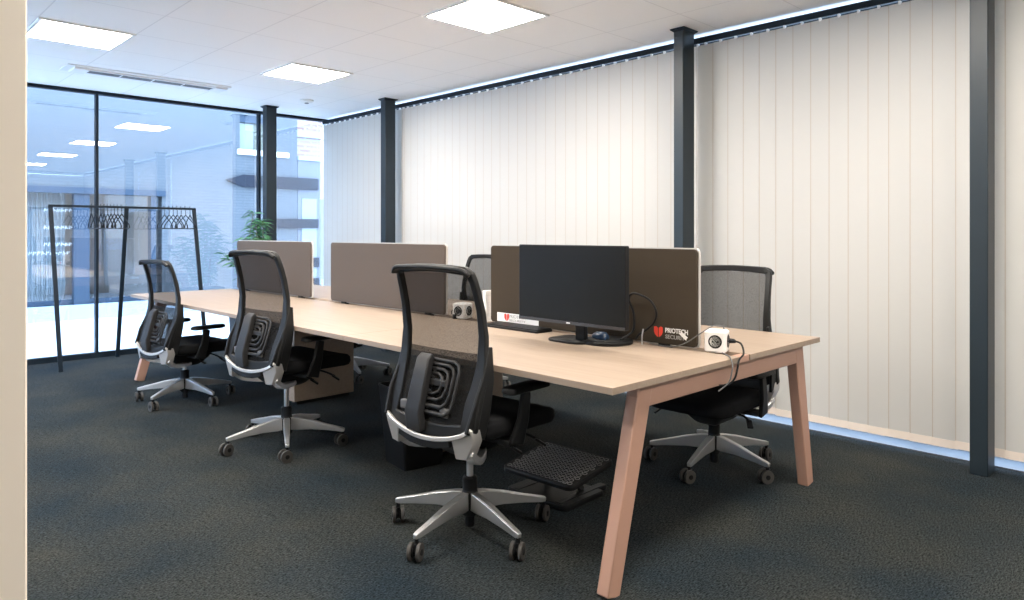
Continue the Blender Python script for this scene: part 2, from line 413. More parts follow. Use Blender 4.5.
# ------------------------------------------------------------------ vertical blinds
PITCH = 0.1165
def blind(y0, y1, label, org=None, rz=0):
    t = thing('vertical_blind', label, 'blind', org or (XW, y0, 0), rz, 'white vertical blinds along the window wall')
    L = y1 - y0
    s = MB(); hem = MB(); clips = MB().box(0.0, 0.035, 0, L, 2.630, 2.672); clips.mi = 1
    k0 = math.ceil((y0 - 1.126) / PITCH)
    k = k0
    k -= 1
    while 1.126 + k * PITCH < y1 - 0.004:
        yc = 1.126 + k * PITCH - y0
        a0, a1 = max(yc - 0.004, 0), min(yc + 0.1245, L)
        if a1 - a0 < 0.006: k += 1; continue
        jit = random.uniform(-0.0006, 0.0006)
        xa, xb = 0.0200 + jit, 0.0160 + jit
        th = 0.0009; bow = 0.0035
        def sheet(mb, z0, z1, off=0.0, thk=th):
            e_ = 0.0045 / max(a1 - a0, 0.01)
            us = [0, e_, .25, .5, .75, 1 - e_, 1] if e_ < .2 else [0, .25, .5, .75, 1]
            n = len(us) - 1; vs = []
            for z in (z0, z1):
                for u in us:
                    vs.append((xa + (xb-xa)*u - bow*math.sin(math.pi*u) - off, a0 + (a1-a0)*u, z))
                for u in us[::-1]:
                    vs.append((xa + (xb-xa)*u - bow*math.sin(math.pi*u) + thk + off, a0 + (a1-a0)*u, z))
            m = 2*(n+1)
            for i in range(m):
                f_ = (i, (i+1) % m, m + (i+1) % m, m + i)
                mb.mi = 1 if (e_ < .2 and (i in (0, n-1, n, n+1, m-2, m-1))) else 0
                mb.f.append(tuple(q + len(mb.v) for q in f_)); mb.m.append(mb.mi)
            mb.mi = 0
            fs = [tuple(range(m-1,-1,-1)), tuple(range(m, 2*m))]
            mb.add(vs, fs)
        zb = 0.05 + random.uniform(-0.003, 0.003)
        sheet(s, zb + 0.045, 2.618)
        sheet(hem, zb, zb + 0.046, 0.0012)
        clips.box(0.004, 0.026, (a0+a1)/2 - 0.006, (a0+a1)/2 + 0.006, 2.610, 2.634)
        k += 1
    s.build('slats', [M['blind'], M['blind_edge_shade']], t, smooth=50)
    hem.build('hem_weights', [M['blind_hem'], M['blind_hem']], t, smooth=50)
    clips.build('headrail', [M['frame'], M['white_plastic']], t, smooth=0)
    return t
blind(6.419, 8.105, 'white vertical blind between the far corner and the first steel column')
blind(2.777, 6.417, 'wide white vertical blind behind the middle of the desk')
blind(0.97, 2.775, 'white vertical blind behind the near end of the desk')
blind(-3.15, 0.965, 'white vertical blind to the right of the nearest steel column')

blind(0, 7.2, 'white vertical blind added behind the camera to brighten the ceiling', (XL+.12, YB+.13, 0), R(-90))  # added out of view, glows with daylight onto the ceiling
blind(0, 4.2, 'white vertical blind added left of the camera to brighten the ceiling', (XL+.13, 1.25, 0), R(180))  # second added blind out of view, same use as the rear one
# ------------------------------------------------------------------ ceiling lamps, diffuser, detector
lamp_labels = {(3.155, 5.89): 'square ceiling light panel further back, above the middle of the desk',
               (3.155, 3.49): 'square ceiling light panel at the top edge, nearest the camera',
               (1.355, 5.89): 'square ceiling light panel at upper left above the clothes rack side'}
proto = None
panel_mat = emit('led_diffuser', (1.0, 0.92, 0.82), PANEL_STRENGTH)
def lamp(x, y, label):
    t = thing('ceiling_light', label, 'ceiling light', (x, y, H), 0, 'square ceiling light panels')
    f = MB()
    for (a,b,c,d) in ((-.298,.298,-.298,-.275),(-.298,.298,.275,.298),(-.298,-.275,-.275,.275),(.275,.298,-.275,.275)): f.box(a,b,c,d,-0.012,-0.001)
    f.build('lamp_frame', M['light_frame'], t, smooth=0)
    box('diffuser', panel_mat, -.275,.275,-.275,.275,-0.008,-0.002, t)
    return t
for gx in (1.355, 3.155):
    for gy in (5.89, 3.49, 1.09, -1.31):
        l = lamp_labels.get((gx, gy))
        if not l:
            l = 'square ceiling light panel outside the frame, %s column, %s row' % ('left' if gx < 2 else 'right', {3.49: 'front', 1.09: 'near'}.get(gy, 'rear'))
        lamp(gx, gy, l)
lamp(-0.445, 5.89, 'square ceiling light panel hidden beyond the cream wall')
lamp(-0.445, 3.49, 'square ceiling light panel hidden behind the cream wall')

t = thing('ceiling_air_diffuser', 'long white linear air diffuser on the ceiling near the glass wall', 'air vent', (2.22, 7.10, H))
f = MB(); f.box(-.70,.70,-.15,.15,-0.010,0)
f.build('mounting_plate', M['white_metal'], t, smooth=0, bevel=0.003)
g = MB(); g.box(-.52,.56,-.062,.055,-.020,-.010)
g.build('grille', M['grille'], t, smooth=0)
g = MB()
g.box(-.52,.56,-.085,-.062,-.022,-.010); g.box(-.52,.56,.055,.085,-.022,-.010)
for q_ in (-.25, .02, .29): g.box(q_-.006,q_+.006,-.052,.045,-.022,-.016)
g.build('rail', M['white_metal'], t, smooth=0, bevel=0.002)
for a, b in ((-.64, -.52), (.56, .68)): box('end_cap', M['white_metal'], a, b, -.11, .10, -.030, -.010, t, bevel=.004)
t = thing('smoke_detector', 'small round white detector on the ceiling near the far corner', 'smoke detector', (3.80, 7.09, H))
MB().lathe([(.075,0),(.075,-.012),(.062,-.022),(.03,-.03)]).build('housing', M['white_plastic'], t)
MB().lathe([(.022,-.029),(.022,-.036)]).build('sensor_cap', M['grey_plastic'], t)

# ------------------------------------------------------------------ desk
DX0, DX1, DY0, DY1, DZ = 1.92, 3.604, 1.486, 6.649, 0.74
GX0, GX1 = 2.79, 2.88
desk = thing('bench_desk', 'long light beech bench desk with rose beige splayed legs', 'desk', (2.76, 4.07, 0))
DO = Vector((2.76, 4.07, 0))
def L(mb): return mb.xf(Matrix.Translation(-DO))
ys = [DY0, 3.207, 4.928, DY1]
for i in range(3):
    a, b = ys[i] + (0.001 if i else 0), ys[i+1] - (0.001 if i < 2 else 0)
    L(MB().box(DX0, GX0, a, b, DZ-0.025, DZ)).build('tabletop', M['beech'], desk, bevel=0.0015, smooth=0)
    L(MB().box(GX1, DX1, a, b, DZ-0.025, DZ)).build('tabletop', M['beech'], desk, bevel=0.0015, smooth=0)
    L(MB().box(GX0+.002, GX1-.002, a + (0 if i else .09), b, DZ-0.045, DZ-0.030)).build('cable_channel', M['white_metal'], desk, smooth=0)
L(MB().box(GX0+.002, GX1-.002, DY0+.005, DY0+.045, DZ-.029, DZ-.001)).build('channel_cap', M['salmon'], desk, bevel=.002, smooth=0)
for y in (DY0 + 0.06, DY1 - 0.06):
    L(MB().box(2.11, 3.42, y-.025, y+.025, DZ-.112, DZ-.026)).build('end_beam', M['salmon'], desk, bevel=.004)
    for sx, xt, xf_ in ((-1, 2.165, 1.972), (1, 3.440, 3.572)):
        L(MB().sweep([(xf_, y, 0), (xt, y, DZ-.026)], [.070, .085], .052, N=(0,1,0))).build('leg', M['salmon'], desk, bevel=.005)
for x in (2.2, 3.3):
    L(MB().box(x-.02, x+.02, DY0+.09, DY1-.09, DZ-.075, DZ-.026)).build('long_rail', M['graphite'], desk, bevel=.002)
for y in (3.16, 4.85):
    L(MB().box(2.50, 3.00, y, y+.11, 0.025, DZ-.026)).build('support_panel', M['beech'], desk, bevel=.003)
    L(MB().box(2.53, 2.97, y+.02, y+.09, 0.0, 0.025)).build('plinth', M['graphite'], desk)

# ------------------------------------------------------------------ desk screens
SX = 2.835
def screen(y0, y1, label, felt='taupe'):
    t = thing('desk_screen', label, 'desk screen', (SX, (y0+y1)/2, DZ), 0, 'taupe desk screens')
    hl = (y1-y0)/2; z1 = 0.452; z0 = 0.004
    o = rrect(0, (z0+z1)/2, 2*hl, z1-z0, 0.022, 6)
    pl = MB()
    pts = o(0.003)
    n = len(pts); vs = [(-0.012, p[0], p[1]) for p in pts] + [(0.012, p[0], p[1]) for p in pts]
    pl.add(vs, [tuple(range(n-1,-1,-1)), tuple(range(n,2*n))] + [(i,(i+1)%n,n+(i+1)%n,n+i) for i in range(n)])
    pl.build('panel', M[felt], t, bevel=.002)
    pp = [(0.007, p[0], p[1]) for p in o(0.0005)]
    MB().sweep(pp, .006, .011, N=(1,0,0), closed=True).build('edge_piping', M['piping'], t)
    for s in (-hl+.18, hl-.18):
        MB().box(-.010,.022, s-.03, s+.03, -.028, .020).build('clamp', M['graphite'], t, bevel=.003)
    return t
s1 = screen(1.71, 3.08, 'taupe felt desk screen nearest the camera, behind the monitor', 'shaded_taupe')
s2 = screen(3.505, 4.895, 'taupe felt desk screen in the middle of the desk')
s3 = screen(5.205, 6.60, 'taupe felt desk screen at the far end, before the plant')

# lettering on the screens
def text_mesh(body, name, size, m, parent, loc, width=None, depth=0.0006, bold=0.0):
    cu = bpy.data.curves.new(name + '_src', 'FONT'); cu.body = body; cu.size = size; cu.extrude = depth; cu.offset = bold
    cu.align_x = 'CENTER'; cu.align_y = 'CENTER'
    o = bpy.data.objects.new('src', cu); C.objects.link(o)
    bpy.context.view_layer.update()
    me = bpy.data.meshes.new_from_object(o.evaluated_get(bpy.context.evaluated_depsgraph_get()))
    bpy.data.objects.remove(o)
    xs = [v.co.x for v in me.vertices]; wd = max(xs)-min(xs); k = (width/wd) if width else 1
    for v in me.vertices: v.co.x *= k
    me.materials.clear(); me.materials.append(m)
    q = bpy.data.objects.new(name, me); C.objects.link(q); q.parent = parent
    q.location = loc; q.rotation_euler = (R(90), 0, R(-90))
    return q
def shield(parent, loc, w_, h_, gap=True):
    mb = MB()
    for s in (-1, 1):
        g = 0.05
        pts = [(s*g, .36), (s*.28, .5), (s*.5, .42), (s*.5, -.02), (s*.40, -.25), (s*.22, -.42), (s*g, -.5)]
        if s < 0: pts = pts[::-1]
        vs = [(-.0012, -p[0]*w_, p[1]*h_) for p in pts] + [(.0, -p[0]*w_, p[1]*h_) for p in pts]
        n = len(pts)
        mb.add(vs, [tuple(range(n-1,-1,-1)), tuple(range(n,2*n))] + [(i,(i+1)%n,n+(i+1)%n,n+i) for i in range(n)])
    return mb.build('shield_emblem', M['red'], parent, loc=loc, smooth=0)
yc1 = (1.71+3.08)/2
k = SX/2.79
st = MB().box(-.0008, .0, -.105, .105, -.031, .031).build('name_sticker', M['shaded_taupe'], s1, loc=(-.0125, 1.86*k - yc1, .064), smooth=0)
st.location.y = 1.843 - yc1; st.location.z = .058
shield(st, (-.001, .072, .003), .048, .050)
text_mesh('PRIOTECH', 'sticker_lettering', .030, M['white_print'], st, (-.0016, -.026, .013), .120, bold=.0008)
text_mesh('SECURITY', 'sticker_lettering', .026, M['grey_print'], st, (-.0016, -.026, -.016), .120, bold=.0002)
st2 = MB().box(-.0008, .0, -.165, .165, -.025, .025).build('name_sticker', M['paper'], s1, loc=(-.0125, 2.855 - yc1, .040), smooth=0)
st2['label'] = 'white sticker with red shield'
shield(st2, (-.001, .085, .002), .040, .040)
text_mesh('PRIOTECH', 'sticker_lettering', .026, M['grey_print'], st2, (-.0016, .0, .008), .13)
text_mesh('SECURITY', 'sticker_lettering', .018, M['grey_print'], st2, (-.0016, .0, -.014), .13)

# ------------------------------------------------------------------ things on the desk
mon = thing('computer_monitor', 'large black computer monitor standing before the nearest desk screen', 'monitor', (2.53, 2.208, DZ))
W2, MZ0, MZ1 = .328, .094, .466
o = rrect(0, (MZ0+MZ1)/2, 2*W2, MZ1-MZ0, .006, 3)
pts = o(0); n = len(pts)
MB().add([(-.012,p[0],p[1]) for p in pts]+[(.018,p[0],p[1]) for p in pts], [tuple(range(n-1,-1,-1)), tuple(range(n,2*n))]+[(i,(i+1)%n,n+(i+1)%n,n+i) for i in range(n)]).build('housing', M['black'], mon, bevel=.003)
MB().box(-.0128,-.0115,-W2+.006,W2-.006,MZ0+.016,MZ1-.006).build('display', M['screen_glass'], mon, smooth=0)
MB().box(-.0135,-.0115,-W2+.001,W2-.001,MZ0+.001,MZ0+.015).build('lower_bezel', M['bezel'], mon, smooth=0)
MB().box(-.0142,-.0133,-.011,.011,MZ0+.005,MZ0+.0105).build('maker_badge', M['white_print'], mon, smooth=0)
MB().slab(rrect(.045, 0, .05, .30, .02), [MZ0+.06, MZ0+.28]).build('rear_bulge', M['black'], mon)
MB().sweep([(.085, 0, .008), (.075, 0, .16), (.06, 0, .25)], .06, .025, N=(1,0,0)).build('stand_neck', M['black'], mon, bevel=.004)
MB().slab(rrect(.10, .06, .19, .235, .06), [0, .003, .009, .012], [.002, 0, 0, .004]).build('stand_foot', M['black'], mon)

disc = thing('turntable_stand', 'round black stand base on the desk in front of the monitor corner', 'monitor stand', (2.695, 2.118, DZ))
MB().lathe([(.118,0),(.122,.003),(.122,.012),(.115,.017),(.02,.019)], n=40).build('round_base', M['black'], disc)
disc.location.z = DZ
MB().lathe([(.105,.0165),(.105,.0195),(.09,.021),(.004,.022)], n=40).build('top_plate', M['graphite'], disc)
mouse = thing('computer_mouse', 'dark blue black computer mouse lying on the round stand base', 'computer mouse', (2.67, 2.14, DZ+.0212), R(70))
mb = MB().slab(rrect(0,0,.105,.060,.028), [0,.006,.018,.028,.034], [.003,0,.002,.010,.020], fn=lambda q:(q[0],q[1],q[2]*(1-.35*max(0,q[0])/.052)))
mb.build('mouse_shell', M['navy'], mouse)
MB().tube([(.028,-.003,.022),(.028,.003,.022)], .008, 10).build('scroll_wheel', M['grey_plastic'], mouse)

kb = thing('computer_keyboard', 'slim black computer keyboard on the desk left of the monitor', 'keyboard', (2.735, 2.775, DZ), 0)
MB().slab(rrect(0,0,.125,.43,.010), [0,.002,.010,.012],[.001,0,0,.002]).build('keyboard_body', M['black'], kb)
mb = MB()
for i in range(5):
    y = -.205; 
    while y < .20:
        wk = .016 if not (i == 0 and -.05 < y < .05) else .016
        mb.box(-.052+i*.022, -.052+i*.022+.018, y, y+wk, .0118, .0175); y += .0195
mb.build('keycaps', M['graphite'], kb, smooth=0, bevel=0)
kb.location.x = 2.735

# cube shaped power sockets
def power_cube(loc, rz, label):
    t = thing('power_cube', label, 'power socket', loc, rz, 'white cube power sockets'); t.scale = (1.12,)*3
    MB().slab(rrect(0,0,.085,.085,.014), [0,.006,.079,.085],[.008,0,0,.008]).build('cube_body', M['white_plastic'], t)
    for i, a in enumerate((180, 90, 0, -90)):
        mb = MB().lathe([(.026,0),(.026,.0016),(.021,.002),(.020,-.006)], n=24, axis='x')
        c, s_ = math.cos(R(a)), math.sin(R(a))
        mb.xf(Matrix.Translation((.0425*c,.0425*s_,.043)) @ Matrix.Rotation(R(a),4,'Z'))
        mb.build('socket', M['graphite'], t)
        p = MB()
        for q in (-.0095,.0095): p.box(.001,.0028,q-.003,q+.003,-.003,.003)
        p.xf(Matrix.Translation((.0425*c,.0425*s_,.043)) @ Matrix.Rotation(R(a),4,'Z')).build('socket_pins', M['black'], t)
    return t
power_cube((2.850, 1.628, DZ), R(20), 'white cube power socket at the near end of the desk')
pc2 = power_cube((2.835, 3.345, DZ), R(14), 'white cube power socket between the near and middle desk screens')

def cable(name, pts, r, m, label, cat='cable'):
    o = MB().tube(smoothpath(pts, 8), r, 8).build(name, m, smooth=60)
    return tag(o, label, cat)
cable('white_cable', [(2.80,1.95,.745),(2.79,1.90,.744),(2.775,1.84,.746),(2.78,1.79,.752),(2.79,1.74,.775),(2.80,1.685,.815),(2.84,1.64,.852),(2.872,1.615,.85),(2.874,1.607,.836)], .0026, M['grey_plastic'],
      'thin grey cable running from the stand into the top of the near power cube')
tagp = MB().box(-.0006,.0006,-.020,.020,-.0085,.0085).build('cable_tag', M['paper'], loc=(2.79,1.76,.80), rot=(R(38),0,0), smooth=0)
tag(tagp, 'small white paper tag on the thin cable beside the sticker', 'cable tag')
cable('black_cable', [(2.872,1.565,.79),(2.86,1.52,.785),(2.80,1.475,.755),(2.74,1.464,.735),(2.722,1.462,.70),(2.705,1.464,.665),(2.68,1.48,.640),(2.66,1.51,.635)], .0042, M['black'],
      'black cable hanging in a loop over the near end of the desk')
cable('grey_cable', [(2.80,1.575,.7450),(2.74,1.51,.7455),(2.70,1.478,.741),(2.685,1.463,.72),(2.675,1.462,.69),(2.655,1.464,.655),(2.62,1.49,.62)], .003, M['grey_plastic'],
      'thin grey cable hanging beside the black cable at the desk end')
pl = thing('cord_plug', 'small black plug in the side of the near power cube', 'plug', (2.868,1.576,.79), R(-70))
MB().tube([(-.002,0,0),(.016,0,0),(.026,0,-.003)], [.011,.010,.006], 12).build('plug_body', M['black'], pl)
cable('looped_cable', [(2.70,2.045,.762),(2.765,2.02,.80),(2.785,2.03,.88),(2.78,2.055,.945),(2.775,2.03,.975),(2.775,1.98,.97),(2.775,1.925,.945),(2.775,1.895,.895),(2.775,1.91,.845),(2.77,1.95,.81),(2.765,1.985,.785),(2.76,2.0,.762)], .0055, M['black'],
      'black cable looping up against the desk screen beside the monitor')
cable('antenna_cable', [(2.755,1.96,.742),(2.757,1.962,.78),(2.76,1.957,.815)], .0035, M['alu_brushed'], 'short silver plug standing upright beside the round base', 'plug')
wp = thing('upright_holder', 'slim white upright holder at the end of the nearest desk screen', 'holder', (2.86, 3.125, DZ))
MB().slab(rrect(0,0,.10,.035,.006), [0,.012,.012,.182],[0,0,.003,.003]).build('holder_body', M['white_plastic'], wp, bevel=.002)
MB().box(-.04,.04,-.0185,-.0165,.05,.15).build('front_panel', M['paper'], wp, smooth=0)
tr = thing('cable_plug', 'small black plug with lead beside the far power cube', 'plug', (2.80, 3.36, DZ))
MB().slab(rrect(0,0,.05,.03,.008),[0,.02,.028],[0,0,.004]).build('plug_body', M['black'], tr)
MB().tube(smoothpath([(0,.014,.014),(0,.05,.03),(.03,.06,.05),(.05,.0,.055)],6), .003, 8).build('lead', M['black'], tr)

# ------------------------------------------------------------------ office chairs (front = +x)
def back_x(z):
    P = [(.47,-.235),(.52,-.232),(.60,-.205),(.70,-.168),(.80,-.148),(.90,-.152),(1.0,-.172),(1.08,-.198),(1.12,-.215)]
    if z <= P[0][0]: return P[0][1]
    for (a, xa), (b, xb) in zip(P, P[1:]):
        if z <= b:
            u = (z-a)/(b-a); return xa + (xb-xa)*u
    return P[-1][1]
def half_w(z):
    P = [(.50,.246),(.56,.252),(.68,.247),(.85,.234),(1.0,.226),(1.08,.220),(1.12,.215)]
    if z <= P[0][0]: return P[0][1]
    for (a, xa), (b, xb) in zip(P, P[1:]):
        if z <= b: return xa + (xb-xa)*(z-a)/(b-a)
    return P[-1][1]
def make_chair(lift=0.0, spins=None, base_rot=0.0, back_lift=None):
    t = thing('office_chair', 'x', 'chair')
    spins = spins or [random.uniform(0, 360) for _ in range(5)]
    # star base
    hub = MB().lathe([(.028,.065),(.034,.075),(.036,.160),(.030,.176),(.022,.178)])
    hub.build('hub', M['graphite'], t)
    MB().lathe([(.019,.02),(.021,.03),(.021,.075)]).build('lift_foot', M['black'], t)
    MB().lathe([(.031,.176),(.031,.225),(.025,.232)]).build('lift_sleeve', M['black'], t)
    MB().lathe([(.0145,.225),(.0145,.40+lift)]).build('gas_lift', M['alu_brushed'], t)
    for i in range(5):
        a = R(72*i) + base_rot
        mb = MB()
        rr = [.020,.06,.15,.25,.328,.345]
        zt = [.168,.165,.148,.122,.104,.099]
        hh = [.074,.072,.052,.033,.024,.018]
        ww = [.030,.038,.033,.027,.023,.018]
        mb.sweep([(r_, 0, z_ - h_/2) for r_, z_, h_ in zip(rr, zt, hh)], ww, hh, N=(0,0,1))
        mb.xf(Matrix.Rotation(a, 4, 'Z'))
        leg = mb.build('base_leg', M['alu'], t, bevel=.0025)
        # darker inlay on top of the leg
        mb = MB(); mb.sweep([(.07,0,.1635),(.15,0,.1485),(.25,0,.1225),(.300,0,.1110)], [.020,.018,.013,.010], .0022, N=(0,0,1))
        mb.xf(Matrix.Rotation(a, 4, 'Z')); mb.build('leg_inlay', M['alu_brushed'], leg)
        # caster
        c = MB()
        c.mi = 0
        c.tube([(0,0,.095),(0,0,.058)], .008, 10)
        c.box(-.020,.018,-.006,.006,.020,.064)
        c.lathe([(.012,-.028),(.012,.028)], (-.012,0,.0345), 16, 'y')
        for s in (-1, 1):
            c.mi = 1
            c.lathe([(.0225,s*.011),(.0335,s*.0115),(.0345,s*.013),(.0345,s*.0235),(.0330,s*.025),(.0225,s*.025)], (-.012,0,.0345), 20, 'y')
            c.mi = 0
            c.lathe([(.0222,s*.006),(.0222,s*.0235),(.010,s*.0245)], (-.012,0,.0345), 20, 'y')
        c.xf(Matrix.Translation((.335*math.cos(a), .335*math.sin(a), 0)) @ Matrix.Rotation(R(spins[i]), 4, 'Z'))
        c.build('caster', [M['black'], M['tread']], leg)
    Z = lift
    up = lambda mb: mb.xf(Matrix.Translation((0,0,Z)))
    # mechanism
    up(MB().slab(rrect(0,0,.36,.30,.06), [.335,.350,.395,.445],[.105,.080,.035,.0])).build('mechanism', M['black'], t)
    up(MB().slab(rrect(.02,0,.34,.38,.06), [.435,.45,.458],[.03,0,0])).build('seat_pan', M['black'], t)
    # seat cushion with a waterfall front
    def wf(q):
        x, y, z = q; d = 0
        if x > .20: d -= .22*(x-.20)**1.5*2
        if abs(y) > .15: d += .012*((abs(y)-.15)/.1)**2 if z > .49 else 0
        return (x, y, z + d)
    grid = up(MB().slab(rrect(.075,0,.50,.50,.09,8), [.445,.458,.480,.500,.512,.516],[.030,.008,0,.003,.016,.04], fn=wf))
    grid.build('seat_cushion', M['black_fabric'], t, bevel=.0, smooth=70)
    # levers
    for s, x in ((-1,.13),(1,.05),(-1,-.02)):
        up(MB().tube(smoothpath([(x,s*.08,.425),(x+.01,s*.20,.415),(x+.035,s*.245,.395)],4), [.006]*9, 8)).build('lever', M['black'], t)
        up(MB().sweep([(x+.02,s*.235,.402),(x+.055,s*.262,.372)], .03,.010,N=(0,0,1))).build('lever_paddle', M['black'], t, bevel=.003)
    # armrests
    for s in (-1, 1):
        mb = MB().sweep(smoothpath([(.00,s*.14,.425),(.00,s*.24,.420),(.0,s*.285,.440),(.012,s*.293,.50),(.03,s*.293,.58),(.035,s*.290,.628)],5), .055, .020, N=(0,1,.35))
        post = MB()
        post.sweep([(-.01,s*.12,.425),(-.01,s*.262,.425)], .075,.022,N=(0,0,1))
        post.sweep([(-.012,s*.272,.420),(.012,s*.288,.52),(.03,s*.288,.625)], [.075,.055,.045],.022,N=(0,1,0))
        up(post)
        ap = post.build('armrest_post', M['graphite'], t, bevel=.005)
        pad = up(MB().slab(rrect(.045,s*.278,.25,.085,.035,6), [.628,.634,.648,.655],[.012,.0,.002,.012], fn=lambda q:(q[0],q[1],q[2]+.10*max(0,q[0]-.10)**1.5-.03*max(0,-.03-q[0]))))
        pad.build('arm_pad', M['black'], ap, smooth=60)
    Z = lift if back_lift is None else back_lift
    def upb(mb):
        mb.v = [(p[0], p[1], p[2] if p[2] > .60 else .60 - (.60 - p[2]) * 1.28) for p in mb.v]
        return mb.xf(Matrix.Translation((0, 0, Z)))
    # back frame : closed loop
    zs_ = [.60,.68,.76,.86,.96,1.03,1.075]
    loop = []; wd = []; th = []
    def add(y, z, w_, t_=.026): loop.append((back_x(z), y, z)); wd.append(w_); th.append(t_)
    add(0,.503,.05); add(.10,.506,.052); add(.20,.513,.060); add(.226,.540,.074)
    WID = {.60:.074,.68:.060,.76:.047,.86:.036,.96:.030,1.03:.029,1.075:.030}
    for z in zs_: add(half_w(z) - .5*WID[z] + .012, z, WID[z])
    add(.212,1.100,.032); add(.190,1.115,.034); add(.10,1.121,.032); add(0,1.123,.032)
    m_ = len(loop)
    for i in range(m_-2, 0, -1):
        x,y,z = loop[i]; loop.append((x,-y,z)); wd.append(wd[i]); th.append(th[i])
    upb(MB().sweep(loop, wd, th, N=(1,0,0), closed=True)).build('back_frame', M['graphite'], t, bevel=.005, smooth=50)
    # lip that curls back along the top
    lip = MB().sweep(smoothpath([(-.215,-.218,1.098),(-.228,-.185,1.117),(-.232,-.09,1.122),(-.234,0,1.124),(-.232,.09,1.122),(-.228,.185,1.117),(-.215,.218,1.098)],4), .018, .055, N=(1,0,-.25))
    upb(lip).build('top_lip', M['graphite'], t, bevel=.006, smooth=60)
    # side wings on the lower half (go forward)
    for s in (-1, 1):
        mb = MB().sweep([(-.215,s*.240,.510),(-.185,s*.252,.60),(-.152,s*.250,.70),(-.136,s*.243,.82)], [.105,.090,.062,.024], .016, N=(0,1,0))
        upb(mb).build('side_wing', M['graphite'], t, bevel=.004, smooth=60)
    # mesh
    mv = []; NU, NV = 12, 20
    for j in range(NV+1):
        z = .53 + (1.105-.53)*j/NV; hw = half_w(z) - .012
        for i in range(NU+1):
            u = -1 + 2*i/NU; mv.append((back_x(z) + .004 - .018*(1-u*u)*1.0, u*hw, z))
    th_ = .0018; n1 = len(mv)
    mf = []; W = NU+1
    for j in range(NV):
        for i in range(NU):
            a = j*W+i; mf.append((a, a+1, a+W+1, a+W))
    mm = MB().add(mv, mf); mm.m = [1 if (q // NU) < 9 else 0 for q in range(NU*NV)]
    upb(mm).build('back_mesh', [M['mesh'], M['mesh_dense']], t, smooth=70)
    # lumbar unit : spine, ribs, tabs
    def bx(z, d): return back_x(z) - d
    SY = .052
    upb(MB().sweep([(bx(.50,.022),SY,.50),(bx(.56,.045),SY,.56),(bx(.68,.050),SY,.68),(bx(.745,.048),SY,.745),(bx(.76,.030),SY,.76)], [.088,.086,.080,.074,.070], .034, N=(1,0,0))).build('spine_bar', M['spine'], t, bevel=.006, smooth=60)
    for hw, zb, zt_ in ((-.135,.560,.750),(-.108,.580,.732),(-.081,.600,.714),(-.054,.620,.696)):
        rb = MB(); d = .026
        rb.tube([(bx(zt_,d), SY-.03, zt_), (bx(zt_,d), hw+.035, zt_), (bx(zt_-.015,d), hw+.009, zt_-.010), (bx(zt_-.04,d), hw, zt_-.035),
                 (bx(zb+.05,d), hw, zb+.045), (bx(zb+.02,d), hw+.010, zb+.013), (bx(zb,d), hw+.035, zb), (bx(zb,d), SY-.03, zb)], .0068, 8)
        upb(rb).build('lumbar_rib', M['spine'], t, smooth=60)
    for k_ in range(7):
        upb(MB().tube([(bx(.575+k_*.026,.03), SY-.055, .575+k_*.026), (bx(.575+k_*.026,.02), SY-.030, .579+k_*.026)], .005, 6)).build('lumbar_tooth', M['spine'], t)
    for y in (-.090, .150):
        upb(MB().box(-.238,-.215,y-.022,y+.022,.550,.578)).build('lumbar_tab', M['grey_plastic'], t, bevel=.003)
    upb(MB().box(bx(.70,.046),bx(.70,.02),-.075,.02,.650,.674)).build('lumbar_slider', M['spine'], t, bevel=.003)
    # polished band and corners at the bottom of the back
    band = smoothpath([(-.246,-.252,.538),(-.256,-.215,.517),(-.262,-.15,.500),(-.268,-.07,.489),(-.270,0,.486),(-.268,.07,.489),(-.262,.15,.500),(-.256,.215,.517),(-.246,.252,.538)],4)
    upb(MB().sweep(band, .014, .014, N=(1,0,0))).build('polished_band', M['silver'], t, bevel=.003, smooth=60)
    upb(MB().sweep([(-.255,-.15,.487),(-.262,-.07,.474),(-.264,0,.471),(-.262,.07,.474),(-.255,.15,.487)], .03, .02, N=(1,0,0))).build('lower_crossbar', M['graphite'], t, bevel=.004)
    for s in (-1, 1):
        c = MB()
        A = [(-.262,s*.160,.500),(-.250,s*.256,.538),(-.238,s*.258,.500),(-.240,s*.222,.442),(-.250,s*.172,.440)]
        Bk = [(x+.055, y*.98, z-.004) for x,y,z in A]
        n = 5
        c.add(A+Bk, [tuple(range(n)), tuple(range(2*n-1,n-1,-1))]+[(i,(i+1)%n,n+(i+1)%n,n+i) for i in range(n)])
        upb(c).build('polished_corner', M['silver'], t, bevel=.004)
        upb(MB().sweep(smoothpath([(-.225,s*.215,.462),(-.17,s*.20,.425),(-.06,s*.12,.412),(.0,s*.06,.41)],4), .05,.022,N=(0,0,1))).build('tilt_arm', M['alu_brushed'], t, bevel=.004)
    return t

# (x, y), yaw, seat lift, back lift, world angle of the first base leg, world angle of the casters, label
chairs = [
 ((1.99, 2.30), 4, 0.0, 0.0, 47, 46, 'black mesh office chair nearest the camera, back turned, before the footrest'),
 ((2.005, 3.985), 7, 0.02, 0.028, 28, 10, 'black mesh office chair at the middle of the desk, left side, back turned'),
 ((1.99, 5.585), 5, -0.07, -0.07, -4, 100, 'black mesh office chair furthest back on the left, by the clothes rack'),
 ((3.495, 2.014), 181, -0.10, -0.058, 45, -20, 'black mesh office chair behind the desk near end, facing the camera'),
 ((3.70, 4.33), 176, -0.08, -0.05, 40, 60, 'black mesh office chair partly seen between the near and middle screens'),
 ((3.36, 5.50), 178, -0.08, -0.05, -35, 30, 'black office chair behind the desk whose castors show beside the support panel'),
]
for (cx, cy), yaw, lift, blift, ba, ca, lab in chairs:
    ch = make_chair(lift, spins=[ca - yaw + random.uniform(-25, 25) for _ in range(5)], base_rot=R(ba - yaw), back_lift=blift)
    ch.location = (cx, cy, 0); ch.rotation_euler = (0, 0, R(yaw))
    ch['label'] = lab; ch['group'] = 'black mesh office chairs around the desk'

